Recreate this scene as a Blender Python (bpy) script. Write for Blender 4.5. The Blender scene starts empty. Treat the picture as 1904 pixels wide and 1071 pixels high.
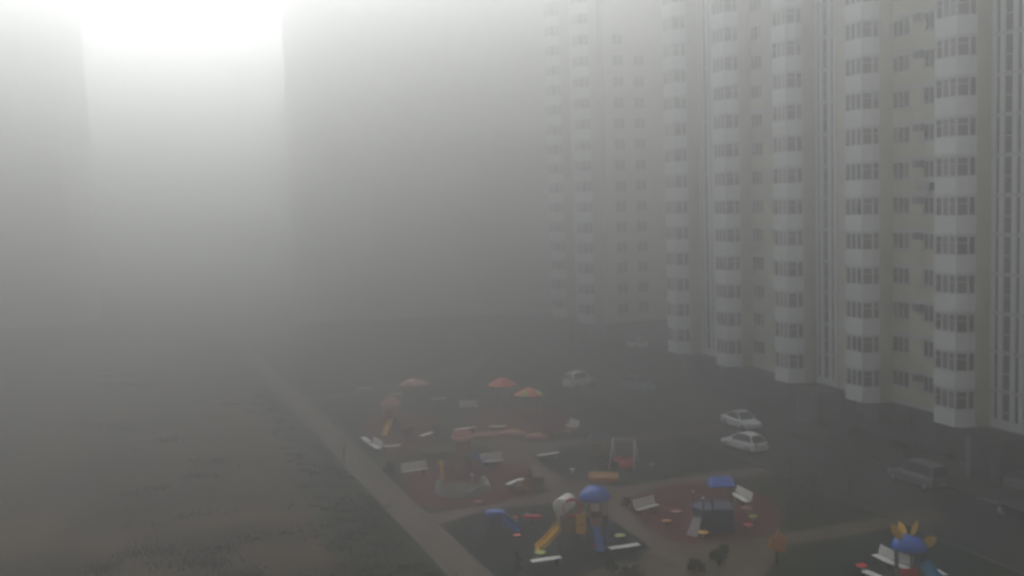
import bpy, bmesh, math, random
from mathutils import Vector, Matrix, noise
R = math.radians
random.seed(7)
C = bpy.context.scene.collection
sc = bpy.context.scene

# ------------------------------------------------------------ camera, world, sun, exposure
CAM_H = 21.2
PITCH = math.atan((535.5-368.0)/1900.0)
ROLL = 0.033
fwd = Vector((0, math.cos(PITCH), -math.sin(PITCH)))
r0 = Vector((1, 0, 0)); u0 = r0.cross(fwd)
rgt = r0*math.cos(ROLL) - u0*math.sin(ROLL)
upv = u0*math.cos(ROLL) + r0*math.sin(ROLL)
cd = bpy.data.cameras.new('camera'); cam = bpy.data.objects.new('camera', cd); C.objects.link(cam)
M3 = Matrix((rgt, upv, -fwd)).transposed()
cam.matrix_world = Matrix.Translation((0, 0, CAM_H)) @ M3.to_4x4()
cd.sensor_width = 36; cd.lens = 36*1900/1904.0; cd.clip_end = 2000
sc.camera = cam

SUN_AZ, SUN_EL = R(-18), R(37)          # azimuth from +Y towards +X
SUN_E, SUN_ANG, SKY_S = 0.9, 50, 0.15
w = bpy.data.worlds.new('World'); sc.world = w; w.use_nodes = True
nt = w.node_tree; nt.nodes.clear()
sky = nt.nodes.new('ShaderNodeTexSky'); sky.sky_type = 'NISHITA'; sky.sun_disc = False
sky.sun_elevation = SUN_EL; sky.sun_rotation = SUN_AZ
sky.air_density = 1.0; sky.dust_density = 3.0; sky.ozone_density = 1.0
hs = nt.nodes.new('ShaderNodeHueSaturation'); hs.inputs['Saturation'].default_value = 0.12
bg = nt.nodes.new('ShaderNodeBackground'); bg.inputs['Strength'].default_value = SKY_S
wo = nt.nodes.new('ShaderNodeOutputWorld')
nt.links.new(sky.outputs[0], hs.inputs['Color']); nt.links.new(hs.outputs[0], bg.inputs[0]); nt.links.new(bg.outputs[0], wo.inputs[0])

sd = bpy.data.lights.new('sun', 'SUN'); sd.energy = SUN_E; sd.angle = R(SUN_ANG); sd.color = (1.0, 0.98, 0.95)
sun = bpy.data.objects.new('sun', sd); C.objects.link(sun)
sdir = Vector((math.sin(SUN_AZ)*math.cos(SUN_EL), math.cos(SUN_AZ)*math.cos(SUN_EL), math.sin(SUN_EL)))
sun.rotation_euler = sdir.to_track_quat('Z', 'Y').to_euler()

sc.view_settings.view_transform = 'Standard'; sc.view_settings.look = 'None'
sc.view_settings.exposure = 1.06; sc.view_settings.gamma = 1.0
sc.render.engine = 'CYCLES'
sc.cycles.use_denoising = True
sc.cycles.max_bounces = 6; sc.cycles.diffuse_bounces = 3; sc.cycles.glossy_bounces = 2
sc.cycles.transmission_bounces = 2
VOL_B = 2
sc.cycles.volume_bounces = int(VOL_B); sc.cycles.transparent_max_bounces = 8
sc.cycles.sample_clamp_indirect = 3.0
sc.cycles.pixel_filter_type = 'BLACKMAN_HARRIS'; sc.cycles.filter_width = 2.8

HAZE_DENSITY = 0.0152
HAZE_G = 0.86; HAZE_COL = (.68,.692,.69,1)
HAZE_TOP = 70.0

def at(px, py, z=0.0):
    """ground (or height z) point seen at a place of the photo; used while laying out the yard"""
    d = fwd + rgt*((px-952)/1900.0) + upv*((535.5-py)/1900.0)
    t = (z-CAM_H)/d.z
    return Vector((d.x*t, d.y*t, z))

# ------------------------------------------------------------ materials
MATS = {}
def mat(name, col, rough=0.6, var=0.15, scale=3.0, bump=0.0, metal=0.0, col2=None, detail=4.0, spec=0.5):
    if name in MATS: return MATS[name]
    m = bpy.data.materials.new(name); m.use_nodes = True
    t = m.node_tree; b = t.nodes['Principled BSDF']
    b.inputs['Roughness'].default_value = rough; b.inputs['Metallic'].default_value = metal
    b.inputs['Specular IOR Level'].default_value = spec
    tc = t.nodes.new('ShaderNodeTexCoord'); nz = t.nodes.new('ShaderNodeTexNoise')
    nz.inputs['Scale'].default_value = scale; nz.inputs['Detail'].default_value = detail
    t.links.new(tc.outputs['Object'], nz.inputs['Vector'])
    cr = t.nodes.new('ShaderNodeValToRGB')
    c2 = col2 if col2 else tuple(c*(1-var) for c in col)
    c1 = col if col2 else tuple(min(1, c*(1+var*0.6)) for c in col)
    cr.color_ramp.elements[0].position = 0.35; cr.color_ramp.elements[1].position = 0.65
    cr.color_ramp.elements[0].color = (*c2, 1); cr.color_ramp.elements[1].color = (*c1, 1)
    t.links.new(nz.outputs['Fac'], cr.inputs['Fac']); t.links.new(cr.outputs['Color'], b.inputs['Base Color'])
    if bump:
        bp = t.nodes.new('ShaderNodeBump'); bp.inputs['Strength'].default_value = bump; bp.inputs['Distance'].default_value = 0.05
        t.links.new(nz.outputs['Fac'], bp.inputs['Height']); t.links.new(bp.outputs['Normal'], b.inputs['Normal'])
    MATS[name] = m
    return m

GRASS = mat('grass', (0.0245, 0.0302, 0.0130), 0.95, scale=0.55, col2=(0.0122, 0.0166, 0.0079), detail=9, bump=0.4, spec=0.1)
SOIL = mat('bare_soil', (0.0880, 0.0544, 0.0352), 0.95, scale=0.13, col2=(0.0208, 0.0160, 0.0112), detail=14, bump=0.8, spec=0.1)
PAVE = mat('path_paving', (0.1275, 0.0918, 0.0731), 0.85, scale=1.2, col2=(0.0892, 0.0646, 0.0527), detail=10, spec=0.2)
PLAZA = mat('plaza_paving', (0.1105, 0.0790, 0.0493), 0.85, scale=0.5, col2=(0.0663, 0.0476, 0.0306), detail=10, spec=0.2)
KERB = mat('kerb_stone', (0.085, 0.08, 0.075), 0.8, var=0.25, scale=2)
ASPH = mat('asphalt', (0.0189, 0.0175, 0.0182), 0.8, scale=0.35, col2=(0.0119, 0.0112, 0.0119), detail=9, spec=0.3)
SIDE = mat('pavement_slabs', (0.0306, 0.0282, 0.0258), 0.85, scale=0.7, col2=(0.0198, 0.0180, 0.0174), detail=8, spec=0.2)
RUBR = mat('red_rubber', (0.1035, 0.0162, 0.0180), 0.9, scale=0.6, col2=(0.0558, 0.0117, 0.0135), detail=12, spec=0.15)
RUBG = mat('green_rubber', (0.0084, 0.0162, 0.0150), 0.9, scale=1.0, col2=(0.0054, 0.0102, 0.0096), detail=8, spec=0.15)
SAND = mat('sand', (0.096, 0.078, 0.054), 0.95, scale=2, var=0.3)
WALLB = mat('beige_panel', (0.68, 0.635, 0.53), 0.85, scale=0.4, var=0.12)
WALLD = mat('tan_panel', (0.56, 0.515, 0.42), 0.85, scale=0.4, var=0.12)
WHITE = mat('white_panel', (0.80, 0.82, 0.84), 0.7, scale=0.5, var=0.06)
WHITE2 = mat('grey_white_panel', (0.62, 0.64, 0.66), 0.7, scale=0.5, var=0.08)
FRAME = mat('window_frame', (0.66, 0.68, 0.70), 0.5, scale=2, var=0.05)
GLASS = mat('window_glass', (0.022, 0.024, 0.03), 0.12, scale=0.3, var=0.5)
GLASC = mat('curtained_glass', (0.22, 0.21, 0.20), 0.3, scale=3, var=0.35)
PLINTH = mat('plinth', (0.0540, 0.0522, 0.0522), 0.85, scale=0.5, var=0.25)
DARK = mat('dark_opening', (0.03, 0.03, 0.032), 0.6, scale=1, var=0.3)
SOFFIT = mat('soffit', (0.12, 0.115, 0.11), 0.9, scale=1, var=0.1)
ENTRY = mat('entry_render', (0.238, 0.238, 0.252), 0.8, scale=0.6, var=0.12)
AIRC = mat('dusty_grey_metal', (0.17, 0.17, 0.18), 0.6)
ROOFM = mat('roof_felt', (0.12, 0.12, 0.12), 0.9)
METAL = mat('galvanised_metal', (0.42, 0.43, 0.45), 0.45, metal=0.5, var=0.1)
DKMET = mat('dark_metal', (0.05, 0.05, 0.055), 0.5, var=0.2)
WOODW = mat('white_boards', (0.78, 0.77, 0.74), 0.6, scale=2, var=0.12)
CONC = mat('concrete', (0.165, 0.160, 0.149), 0.9, scale=1.5, var=0.25, bump=0.2)
YEL = mat('yellow_plastic', (0.78, 0.44, 0.015), 0.45, scale=2, var=0.12)
ORA = mat('orange_plastic', (0.55, 0.20, 0.03), 0.45, scale=2, var=0.15)
RED = mat('red_plastic', (0.62, 0.025, 0.03), 0.45, scale=2, var=0.12)
REDR = mat('red_canopy', (0.75, 0.07, 0.03), 0.6, scale=1, var=0.12)
BLU = mat('blue_plastic', (0.006, 0.085, 0.46), 0.4, scale=2, var=0.15)
CYN = mat('cyan_plastic', (0.02, 0.22, 0.45), 0.45, scale=2, var=0.12)
NAVY = mat('navy_panel', (0.010, 0.018, 0.055), 0.6, scale=1, var=0.3)
GRN = mat('lime_plastic', (0.35, 0.42, 0.06), 0.5, scale=2, var=0.15)
PINK = mat('faded_pink', (0.42, 0.16, 0.14), 0.6, scale=1, var=0.15)
WOODB = mat('brown_boards', (0.22, 0.11, 0.055), 0.7, scale=2, var=0.3)
CARW = mat('car_white', (0.78, 0.79, 0.80), 0.3, scale=1, var=0.03)
CARS = mat('car_silver', (0.17, 0.175, 0.18), 0.3, metal=0.4, scale=1, var=0.05)
CARK = mat('car_black', (0.012, 0.012, 0.014), 0.25, scale=1, var=0.1)
CARB = mat('car_bluegrey', (0.20, 0.24, 0.30), 0.35, metal=0.3, scale=1, var=0.05)
CGLS = mat('car_glass', (0.02, 0.022, 0.026), 0.1, scale=1, var=0.1)
TYRE = mat('tyre_rubber', (0.02, 0.02, 0.02), 0.9, scale=5, var=0.2)
LAMPR = mat('tail_lens', (0.35, 0.02, 0.02), 0.3, scale=5, var=0.1)
LAMPW = mat('head_lens', (0.55, 0.56, 0.58), 0.2, scale=5, var=0.1)
BARK = mat('bark', (0.06, 0.045, 0.035), 0.9, scale=8, var=0.35, bump=0.3)
LEAFD = mat('dark_foliage', (0.028, 0.034, 0.018), 0.9, scale=2, col2=(0.045, 0.040, 0.022), spec=0.15)
LEAFB = mat('dry_foliage', (0.075, 0.050, 0.028), 0.9, scale=2, var=0.4, spec=0.15)
LEAFY = mat('autumn_foliage', (0.30, 0.13, 0.04), 0.9, scale=2, var=0.35, spec=0.15)

# ------------------------------------------------------------ mesh helpers
class MB:
    def __init__(s): s.v = []; s.f = []; s.m = []; s.mats = []; s.T = Matrix.Identity(4); s.smooth = []
    def mi(s, m):
        if m not in s.mats: s.mats.append(m)
        return s.mats.index(m)
    def add(s, vs, fs, m, smooth=False):
        o = len(s.v); k = s.mi(m)
        s.v += [tuple(s.T @ Vector(p)) for p in vs]
        for f in fs: s.f.append(tuple(o+i for i in f)); s.m.append(k); s.smooth.append(smooth)
        return s
    def box(s, a, b, m):
        x0, y0, z0 = a; x1, y1, z1 = b
        vs = [(x0,y0,z0),(x1,y0,z0),(x1,y1,z0),(x0,y1,z0),(x0,y0,z1),(x1,y0,z1),(x1,y1,z1),(x0,y1,z1)]
        return s.add(vs, [(3,2,1,0),(4,5,6,7),(0,1,5,4),(1,2,6,5),(2,3,7,6),(3,0,4,7)], m)
    def cbox(s, c, d, m, rz=0.0, ry=0.0):
        K = s.T; s.T = K @ Matrix.Translation(c) @ Matrix.Rotation(rz, 4, 'Z') @ Matrix.Rotation(ry, 4, 'Y')
        s.box((-d[0]/2,-d[1]/2,-d[2]/2), (d[0]/2,d[1]/2,d[2]/2), m); s.T = K; return s
    def prism(s, pts, z0, z1, m, caps=True):
        n = len(pts); vs = [(x,y,z0) for x,y in pts]+[(x,y,z1) for x,y in pts]
        fs = [(i,(i+1)%n,n+(i+1)%n,n+i) for i in range(n)]
        if caps: fs += [tuple(range(n-1,-1,-1)), tuple(range(n,2*n))]
        return s.add(vs, fs, m)
    def tube(s, pts, r, m, n=8, r2=None, caps=True):
        pts = [Vector(p) for p in pts]; L = len(pts); rings = []
        for i, p in enumerate(pts):
            d = (pts[min(i+1,L-1)]-pts[max(i-1,0)]).normalized()
            a = d.orthogonal().normalized() if i == 0 else (a - d*a.dot(d)).normalized()
            b = d.cross(a); rr = r if r2 is None else r+(r2-r)*i/(L-1)
            rings.append([p + a*math.cos(2*math.pi*k/n)*rr + b*math.sin(2*math.pi*k/n)*rr for k in range(n)])
        vs = [q for g in rings for q in g]; fs = []
        for i in range(L-1):
            for k in range(n): fs.append((i*n+k, i*n+(k+1)%n, (i+1)*n+(k+1)%n, (i+1)*n+k))
        if caps: fs += [tuple(range(n-1,-1,-1)), tuple(range((L-1)*n, L*n))]
        return s.add(vs, fs, m, True)
    def lathe(s, prof, m, n=20, c=(0,0,0), sx=1, sy=1):
        vs = []; fs = []
        for r, z in prof:
            for k in range(n):
                a = 2*math.pi*k/n; vs.append((c[0]+r*math.cos(a)*sx, c[1]+r*math.sin(a)*sy, c[2]+z))
        for i in range(len(prof)-1):
            for k in range(n): fs.append((i*n+k, i*n+(k+1)%n, (i+1)*n+(k+1)%n, (i+1)*n+k))
        fs += [tuple(range(n-1,-1,-1)), tuple(range((len(prof)-1)*n, len(prof)*n))]
        return s.add(vs, fs, m, True)
    def mesh(s, name):
        me = bpy.data.meshes.new(name); me.from_pydata(s.v, [], s.f)
        for m in s.mats: me.materials.append(m)
        me.polygons.foreach_set('material_index', s.m); me.polygons.foreach_set('use_smooth', s.smooth)
        me.update(); return me
    def build(s, name, parent=None, bevel=0.0):
        o = bpy.data.objects.new(name, s.mesh(name)); C.objects.link(o)
        if parent: o.parent = parent
        if bevel:
            b = o.modifiers.new('bevel', 'BEVEL'); b.width = bevel; b.segments = 2; b.limit_method = 'ANGLE'
        return o

def tag(o, label, cat, group=None, kind=None):
    if label: o['label'] = label
    if cat: o['category'] = cat
    if group: o['group'] = group
    if kind: o['kind'] = kind
    return o
def thing(name, label, cat, loc=(0,0,0), rz=0.0, group=None):
    o = bpy.data.objects.new(name, None); C.objects.link(o); o.empty_display_size = 0.3
    o.location = loc; o.rotation_euler = (0, 0, rz); return tag(o, label, cat, group)
def struct(o): o['kind'] = 'structure'; return o
def inst(me, name, parent, loc=(0,0,0), rz=0.0):
    o = bpy.data.objects.new(name, me); C.objects.link(o); o.parent = parent; o.location = loc; o.rotation_euler = (0,0,rz); return o
def dup(root, loc, rz, label=None):
    r = root.copy(); C.objects.link(r); r.location = loc; r.rotation_euler = (0,0,rz)
    if label: r['label'] = label
    for ch in list(root.children):
        c = ch.copy(); C.objects.link(c); c.parent = r
        for g in list(ch.children):
            d = g.copy(); C.objects.link(d); d.parent = c
    return r

# ------------------------------------------------------------ frame of the long block
FO = Vector((31.7, 72.7, 0)); FD = Vector((-.34, .94, 0)).normalized(); FN = Vector((-FD.y, FD.x, 0))
FANG = math.atan2(FD.y, FD.x)
def fb(s, n, z=0.0):
    p = FO + FD*s + FN*n; return Vector((p.x, p.y, z))

# ------------------------------------------------------------ ground
def sheet(name, pts, z, m):
    b = MB(); P = [(p[0], p[1], z) for p in pts]
    b.add(P, [tuple(range(len(P)))], m); o = b.build(name)
    bm = bmesh.new(); bm.from_mesh(o.data)
    for f in bm.faces:
        if f.normal.z < 0: f.normal_flip()
    bmesh.ops.triangulate(bm, faces=bm.faces[:]); bm.to_mesh(o.data); bm.free()
    return struct(o)
def smooth_loop(pts, it=2):
    for _ in range(it):
        q = []
        for i in range(len(pts)):
            a = Vector(pts[i]); b = Vector(pts[(i+1) % len(pts)])
            q += [a.lerp(b, .25), a.lerp(b, .75)]
        pts = q
    return pts
def smooth_line(pts, it=2):
    for _ in range(it):
        q = [Vector(pts[0])]
        for i in range(len(pts)-1):
            a = Vector(pts[i]); b = Vector(pts[i+1]); q += [a.lerp(b, .25), a.lerp(b, .75)]
        q.append(Vector(pts[-1])); pts = q
    return pts
def ribbon(pts, wd):
    L = []; Rr = []
    for i, p in enumerate(pts):
        d = (Vector(pts[min(i+1, len(pts)-1)]) - Vector(pts[max(i-1, 0)])).normalized(); n = Vector((-d.y, d.x, 0))
        L.append(Vector(p)+n*wd/2); Rr.append(Vector(p)-n*wd/2)
    return L + Rr[::-1]
def px(*a): return [at(x, y) for x, y in a]

b = MB(); b.add([(-600,-40,0),(600,-40,0),(600,980,0),(-600,980,0)], [(0,1,2,3)], GRASS); struct(b.build('ground'))

# bare soil on the left, gently heaped
def soil_edge(y):
    ks = [(30,-1),(56,-10.2),(66,-13.2),(84,-18.5),(104,-25.8),(140,-41),(240,-80)]
    for (y0,x0),(y1,x1) in zip(ks, ks[1:]):
        if y <= y1: return x0+(x1-x0)*(y-y0)/(y1-y0)
    return ks[-1][1]
b = MB(); vs = []; fs = []; NX, NY = 90, 120
for j in range(NY+1):
    y = 38 + (j/NY)**1.35*190; e = soil_edge(y) + noise.noise(Vector((0, y*.18, 3)))*1.6 + noise.noise(Vector((5, y*.9, 3)))*.7
    for i in range(NX+1):
        t = i/NX; x = e - t**1.4*130
        q = Vector((x*.16, y*.16, 1.7)); h = .45*noise.fractal(q, 1.0, 2.1, 5) + .25*max(0, noise.noise(q*.4))
        vs.append((x, y, 0.03 + max(0, h+.18)*min(1, (e-x)/3.0)))
for j in range(NY):
    for i in range(NX):
        k = j*(NX+1)+i; fs.append((k+1, k, k+NX+1, k+NX+2))
b.add(vs, fs, SOIL, True); struct(b.build('bare_soil'))

# long straight path
pa = at(875, 1071); pb = at(505, 700); dd = (pb-pa).normalized(); dn = Vector((-dd.y, dd.x, 0))
P0 = pa - dd*30; P1 = pa + dd*150
sheet('path', [P0-dn*1.05, P0+dn*1.05, P1+dn*1.05, P1-dn*1.05], 0.012, PAVE)
def kerb(p0, p1, h=0.10, wd=0.12, name='kerb'):
    d = (p1-p0); L = d.length; k = MB(); k.T = Matrix.Translation((p0.x, p0.y, 0)) @ Matrix.Rotation(math.atan2(d.y, d.x), 4, 'Z')
    k.box((0, -wd/2, 0), (L, wd/2, h), KERB); return struct(k.build(name))
kerb(P0-dn*1.11, P1-dn*1.11, .05); kerb(P0+dn*1.11, P1+dn*1.11, .05)

# playground paths
def strip(name, pts, wd, z, m=PAVE): return sheet(name, ribbon(smooth_line([Vector(p) for p in pts]), wd), z, m)
strip('path', px((800,968),(870,950),(950,938),(1040,922),(1120,915)), 2.3, .016)
strip('path', px((925,815),(955,850),(1010,888),(1075,915),(1150,950),(1215,992),(1290,1045),(1340,1090)), 2.6, .020)
strip('path', px((1100,925),(1180,912),(1290,892),(1380,880),(1432,876)), 2.2, .024)
strip('path', px((985,842),(1060,822),(1150,820),(1260,806),(1340,792)), 2.0, .028)
strip('path', px((790,842),(850,826),(930,822),(990,832)), 2.4, .032)
strip('path', px((560,742),(660,735),(800,700),(900,668)), 2.2, .018)
strip('path', px((1290,1040),(1420,1010),(1560,988),(1690,965),(1740,955)), 1.9, .036, PLAZA)
strip('path', px((1040,1100),(1150,1062),(1240,1050)), 2.0, .024, PLAZA)
sheet('plaza', smooth_loop(px((1210,1010),(1300,1012),(1400,1005),(1450,1015),(1440,1050),(1400,1090),(1250,1110),(1180,1060))), .040, PLAZA)
sheet('plaza', smooth_loop(px((1025,900),(1090,893),(1150,905),(1170,930),(1110,945),(1050,925))), .043, PLAZA)

# rubber play surfaces
sheet('play_surface', smooth_loop(px((742,880),(800,866),(880,858),(960,862),(1000,885),(1005,915),(930,935),(800,955),(755,920))), .022, RUBR)
sheet('play_surface', smooth_loop(px((1155,935),(1215,905),(1310,893),(1400,905),(1460,955),(1450,990),(1330,1018),(1250,1010),(1190,975))), .028, RUBR)
sheet('play_surface', smooth_loop(px((672,800),(690,772),(760,765),(820,775),(830,800),(800,838),(740,852),(690,838))), .020, RUBR)
sheet('play_surface', smooth_loop(px((850,795),(880,765),(950,752),(1030,758),(1070,780),(1060,808),(960,815),(880,812))), .024, RUBR)
sheet('play_surface', smooth_loop(px((825,975),(900,948),(1010,938),(1090,950),(1180,985),(1225,1030),(1100,1055),(960,1085),(900,1060))), .017, RUBG)
sheet('play_surface', smooth_loop(px((985,858),(1060,838),(1180,830),(1235,850),(1225,885),(1160,900),(1070,903),(1020,885))), .018, RUBG)
sheet('play_surface', smooth_loop(px((1500,1045),(1580,1005),(1700,985),(1830,1010),(1860,1080),(1700,1110),(1540,1100))), .019, RUBG)

# road, parking and pavement along the block
sheet('road', [fb(-45, 2.6), fb(-45, 10.7), fb(120, 10.7), fb(120, 2.6)], .012, ASPH)
kerb(fb(-45, 10.78), fb(120, 10.78), .13); kerb(fb(-45, 2.5), fb(120, 2.5), .13)
b = MB(); b.T = Matrix.Translation(FO) @ Matrix.Rotation(FANG, 4, 'Z')
b.box((-45, -3.0, 0), (120, 2.43, .12), SIDE); struct(b.build('pavement'))

# ------------------------------------------------------------ apartment block
ZF, ST = 3.6, 2.8
BAYP = [(2.6,-1.4),(2.55,-.75),(2.1,0),(0,0),(-.45,-.75),(-.5,-1.4)]
def bay_parapet():
    m = MB(); m.prism(BAYP, 0, 1.28, WHITE); m.prism([(x*1.0, y+(.03 if y > -1.35 else 0)) for x, y in BAYP], 1.281, 1.34, FRAME)
    m.prism([(1.05+(x-1.05)*.97, -1.4+(y+1.4)*.97) for x, y in BAYP], 2.58, ST-.001, WHITE2)
    return m.mesh('parapet')
def lerp2(a, b, t): return (a[0]+(b[0]-a[0])*t, a[1]+(b[1]-a[1])*t)
def bay_glazing(seed):
    rr = random.Random(seed); m = MB(); P = [(1.05+(x-1.05)*.94, -1.4+(y+1.4)*.94) for x, y in BAYP]
    for i, nn in ((0,1),(1,1),(2,3),(3,1),(4,1)):
        a, c = P[i], P[i+1]; d = Vector((c[0]-a[0], c[1]-a[1])); n = Vector((d.y, -d.x)).normalized()
        if n.dot(Vector(((a[0]+c[0])/2-1.05, (a[1]+c[1])/2+1.4))) < 0: n = -n
        for k in range(nn):
            t0, t1 = k/nn, (k+1)/nn; q0, q1 = lerp2(a, c, t0), lerp2(a, c, t1)
            g = GLASC if rr.random() < .28 else GLASS
            m.add([(q0[0],q0[1],1.34),(q1[0],q1[1],1.34),(q1[0],q1[1],2.58),(q0[0],q0[1],2.58)], [(0,1,2,3)], g)
            L = math.hypot(q1[0]-q0[0], q1[1]-q0[1]); w_ = .075
            for (u0_, u1_) in ((0, w_), (L-w_, L)):
                A = lerp2(q0, q1, u0_/L); B = lerp2(q0, q1, u1_/L)
                m.prism([A, B, (B[0]+n.x*.05, B[1]+n.y*.05), (A[0]+n.x*.05, A[1]+n.y*.05)], 1.34, 2.58, FRAME)
            if i == 3 or rr.random() < .3:
                A = lerp2(q0, q1, w_/L); B = lerp2(q0, q1, 1-w_/L)
                m.prism([A, B, (B[0]+n.x*.04, B[1]+n.y*.04), (A[0]+n.x*.04, A[1]+n.y*.04)], 2.12, 2.18, FRAME)
    return m.mesh('glazing')
PARA = bay_parapet(); GLAZ = [bay_glazing(i) for i in range(6)]

def window_mesh(wd, h, splits, seed):
    rr = random.Random(seed); m = MB(); f = .07
    m.box((0,-.16,0),(f,-.08,h),FRAME); m.box((wd-f,-.16,0),(wd,-.08,h),FRAME)
    m.box((f,-.16,0),(wd-f,-.08,f),FRAME); m.box((f,-.16,h-f),(wd-f,-.08,h),FRAME)
    for t in splits: m.box((wd*t-.035,-.16,f),(wd*t+.035,-.085,h-f),FRAME)
    fr = m.mesh('window'); g = MB()
    e = [f]+[wd*t for t in splits]+[wd-f]
    for i in range(len(e)-1):
        g.add([(e[i],-.13,f),(e[i+1],-.13,f),(e[i+1],-.13,h-f),(e[i],-.13,h-f)], [(0,1,2,3)], GLASC if rr.random() < .3 else GLASS)
    s = MB(); s.box((-.08,-.08,-.06),(wd+.08,.12,0),WHITE2)
    return fr, g.mesh('pane'), s.mesh('sill')
WIN_W = [window_mesh(2.0, 1.35, (.36,.68), i) for i in range(3)]
WIN_N = [window_mesh(1.15, 1.35, (.5,), 10+i) for i in range(3)]

def wall_grid(m, s0, s1, z0, z1, holes, n, mt, band=None):
    """flat wall facing +y at y=n with rectangular openings 0.2 m deep"""
    S = sorted({s0, s1} | {a for h in holes for a in (h[0], h[1])})
    for a, c in zip(S, S[1:]):
        hs_ = sorted([h for h in holes if h[0] <= a+1e-6 and h[1] >= c-1e-6], key=lambda h: h[2]); z = z0
        for h in hs_ + [(a, c, z1, z1)]:
            if h[2] > z+1e-6: m.add([(a,n,z),(c,n,z),(c,n,h[2]),(a,n,h[2])], [(3,2,1,0)], mt)
            z = h[3]
    for (a, c, p, q) in holes:
        y = n-.22; m.add([(a,n,p),(c,n,p),(c,n,q),(a,n,q),(a,y,p),(c,y,p),(c,y,q),(a,y,q)],
              [(0,1,5,4),(1,2,6,5),(2,3,7,6),(3,0,4,7),(4,5,6,7)], mt)

def apartment(name, label, loc, rz, s0, s1, depth, floors, bays, strips, walls, piers, end_windows=()):
    t = thing(name, label, 'building', loc, rz)
    top = ZF+floors*ST; N = -2.7
    # openings of the wall
    holes = []; wins = []
    for (a, kind) in walls:
        wd = 2.0 if kind == 'w' else 1.15
        for k in range(floors):
            z = ZF+k*ST+1.28; holes.append((a, a+wd, z, z+1.35)); wins.append((a, z, kind))
    m = MB(); wall_grid(m, s0, s1, ZF, top+.9, holes, N, WALLB)
    m.box((s0, N-depth, ZF), (s1, N-.35, top+.9), WALLB)
    for k in range(floors+1):                                # pale floor bands between the bays
        z = ZF+k*ST; S = s0
        cuts = sorted([(p[0], p[1]) for p in strips] + [(bb-.42, bb+2.52) for bb in bays] + [(p[0], p[1]) for p in piers]) + [(s1, s1)]
        for c0, c1 in cuts:
            if c0 > S+.05: m.box((S, N-.02, z-.13), (c0, N+.035, z+.13), WHITE2)
            S = max(S, c1)
    m.build('wall', t)
    for bb in bays:                                          # tan wall blocks that carry the balconies
        q = MB(); q.box((bb-.42, N+.001, ZF-.12), (bb+2.52, -1.401, top+1.0), WALLD); q.build('projecting_wall', t)
    for (a, c) in piers:
        q = MB(); q.box((a, N-.1, ZF-.05), (c, N+.14, top+1.0), WALLD); q.build('pier', t)
    q = MB(); q.box((s0-.2, N-depth-.2, top+.9), (s1+.2, N+.3, top+1.15), ROOFM); q.build('roof', t)
    # ground storey, set back under the slab
    q = MB(); gn = N-.75; hol = []
    s = s0+1.0
    while s < s1-3:
        if not any(a-.5 < s+1 and s < c+.5 for a, c in strips): hol.append((s, s+1.3, 1.0, 2.5))
        s += 3.3
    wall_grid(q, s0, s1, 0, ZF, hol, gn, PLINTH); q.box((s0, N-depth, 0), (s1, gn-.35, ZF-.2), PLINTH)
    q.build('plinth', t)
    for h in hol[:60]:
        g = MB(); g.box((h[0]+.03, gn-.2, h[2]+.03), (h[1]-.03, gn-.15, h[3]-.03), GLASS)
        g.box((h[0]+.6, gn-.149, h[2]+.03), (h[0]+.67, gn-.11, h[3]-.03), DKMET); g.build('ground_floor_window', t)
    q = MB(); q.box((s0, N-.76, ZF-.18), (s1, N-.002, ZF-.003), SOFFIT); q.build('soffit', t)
    # bays: one balcony per storey
    i = 0
    for bb in bays:
        for k in range(floors):
            o = inst(PARA, 'balcony', t, (bb, 0, ZF+k*ST)); inst(GLAZ[(i*5+k*7) % 6], 'glazing', o); i += 1
        q = MB(); q.prism([(x*.96+bb+.04, y*.9-.14) for x, y in BAYP], top, top+.25, ROOFM); q.build('balcony_roof', t)
    for j, (a, z, kind) in enumerate(wins):
        fr, pn, sl = (WIN_W if kind == 'w' else WIN_N)[(j*7+j//5) % 3]
        o = inst(fr, 'window', t, (a, N, z)); inst(pn, 'pane', o); inst(sl, 'sill', o)
    # glazed stair strips
    for (a, c) in strips:
        q = MB(); w_ = c-a; q.box((a, N-.3, ZF-.06), (c, N+.10, ZF+.62), WHITE)
        cols = [(.02,.09),(.19,.33),(.44,.62),(.74,.85),(.94,.99)]
        sol = [(0,.13),(.25,.40),(.64,.79),(.90,1.0)]
        for u, v in sol: q.box((a+w_*u, N-.3, ZF+.62), (a+w_*v, N+.16, top+.9), WHITE)
        for k in range(floors): q.box((a, N-.3, ZF+k*ST+ST-.26), (c, N+.08, ZF+k*ST+ST), WHITE2)
        for k in range(floors): q.box((a, N+.165, ZF+k*ST+ST-.16), (c, N+.20, ZF+k*ST+ST-.08), METAL)
        st = q.build('stair_screen', t)
        g = MB()
        for k in range(floors):
            z = ZF+k*ST
            for u, v in ((.13,.25),(.40,.64),(.79,.90)):
                zz = z+(.62 if k == 0 else 0)
                g.box((a+w_*u, N+.005, zz), (a+w_*v, N+.05, z+ST-.26), GLASS)
            g.box((a+w_*.40, N+.051, z+1.15), (a+w_*.64, N+.09, z+1.22), FRAME)
        g.build('stair_glass', st)
        # entrance box at the foot of the stairs
        e = MB(); e.box((a-.1, N-.2, .12), (a+w_*.3, N+2.2, 3.15), PLINTH); e.box((c-.30, N-.2, .12), (c+.1, N+2.3, 3.15), ENTRY)
        e.box((a-.2, N-.2, 3.15), (c+.2, N+2.4, 3.30), PLINTH)
        e.box((a+w_*.3, N+.3, .12), (c-.30, N+.5, 3.15), DARK); eo = e.build('entrance', t)
        d = MB(); d.box((a+w_*.42, N+.5, .13), (a+w_*.75, N+.56, 2.25), DARK); d.box((a+w_*.70, N+.56, 1.0), (a+w_*.72, N+.6, 1.25), METAL); d.build('door', eo)
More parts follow.
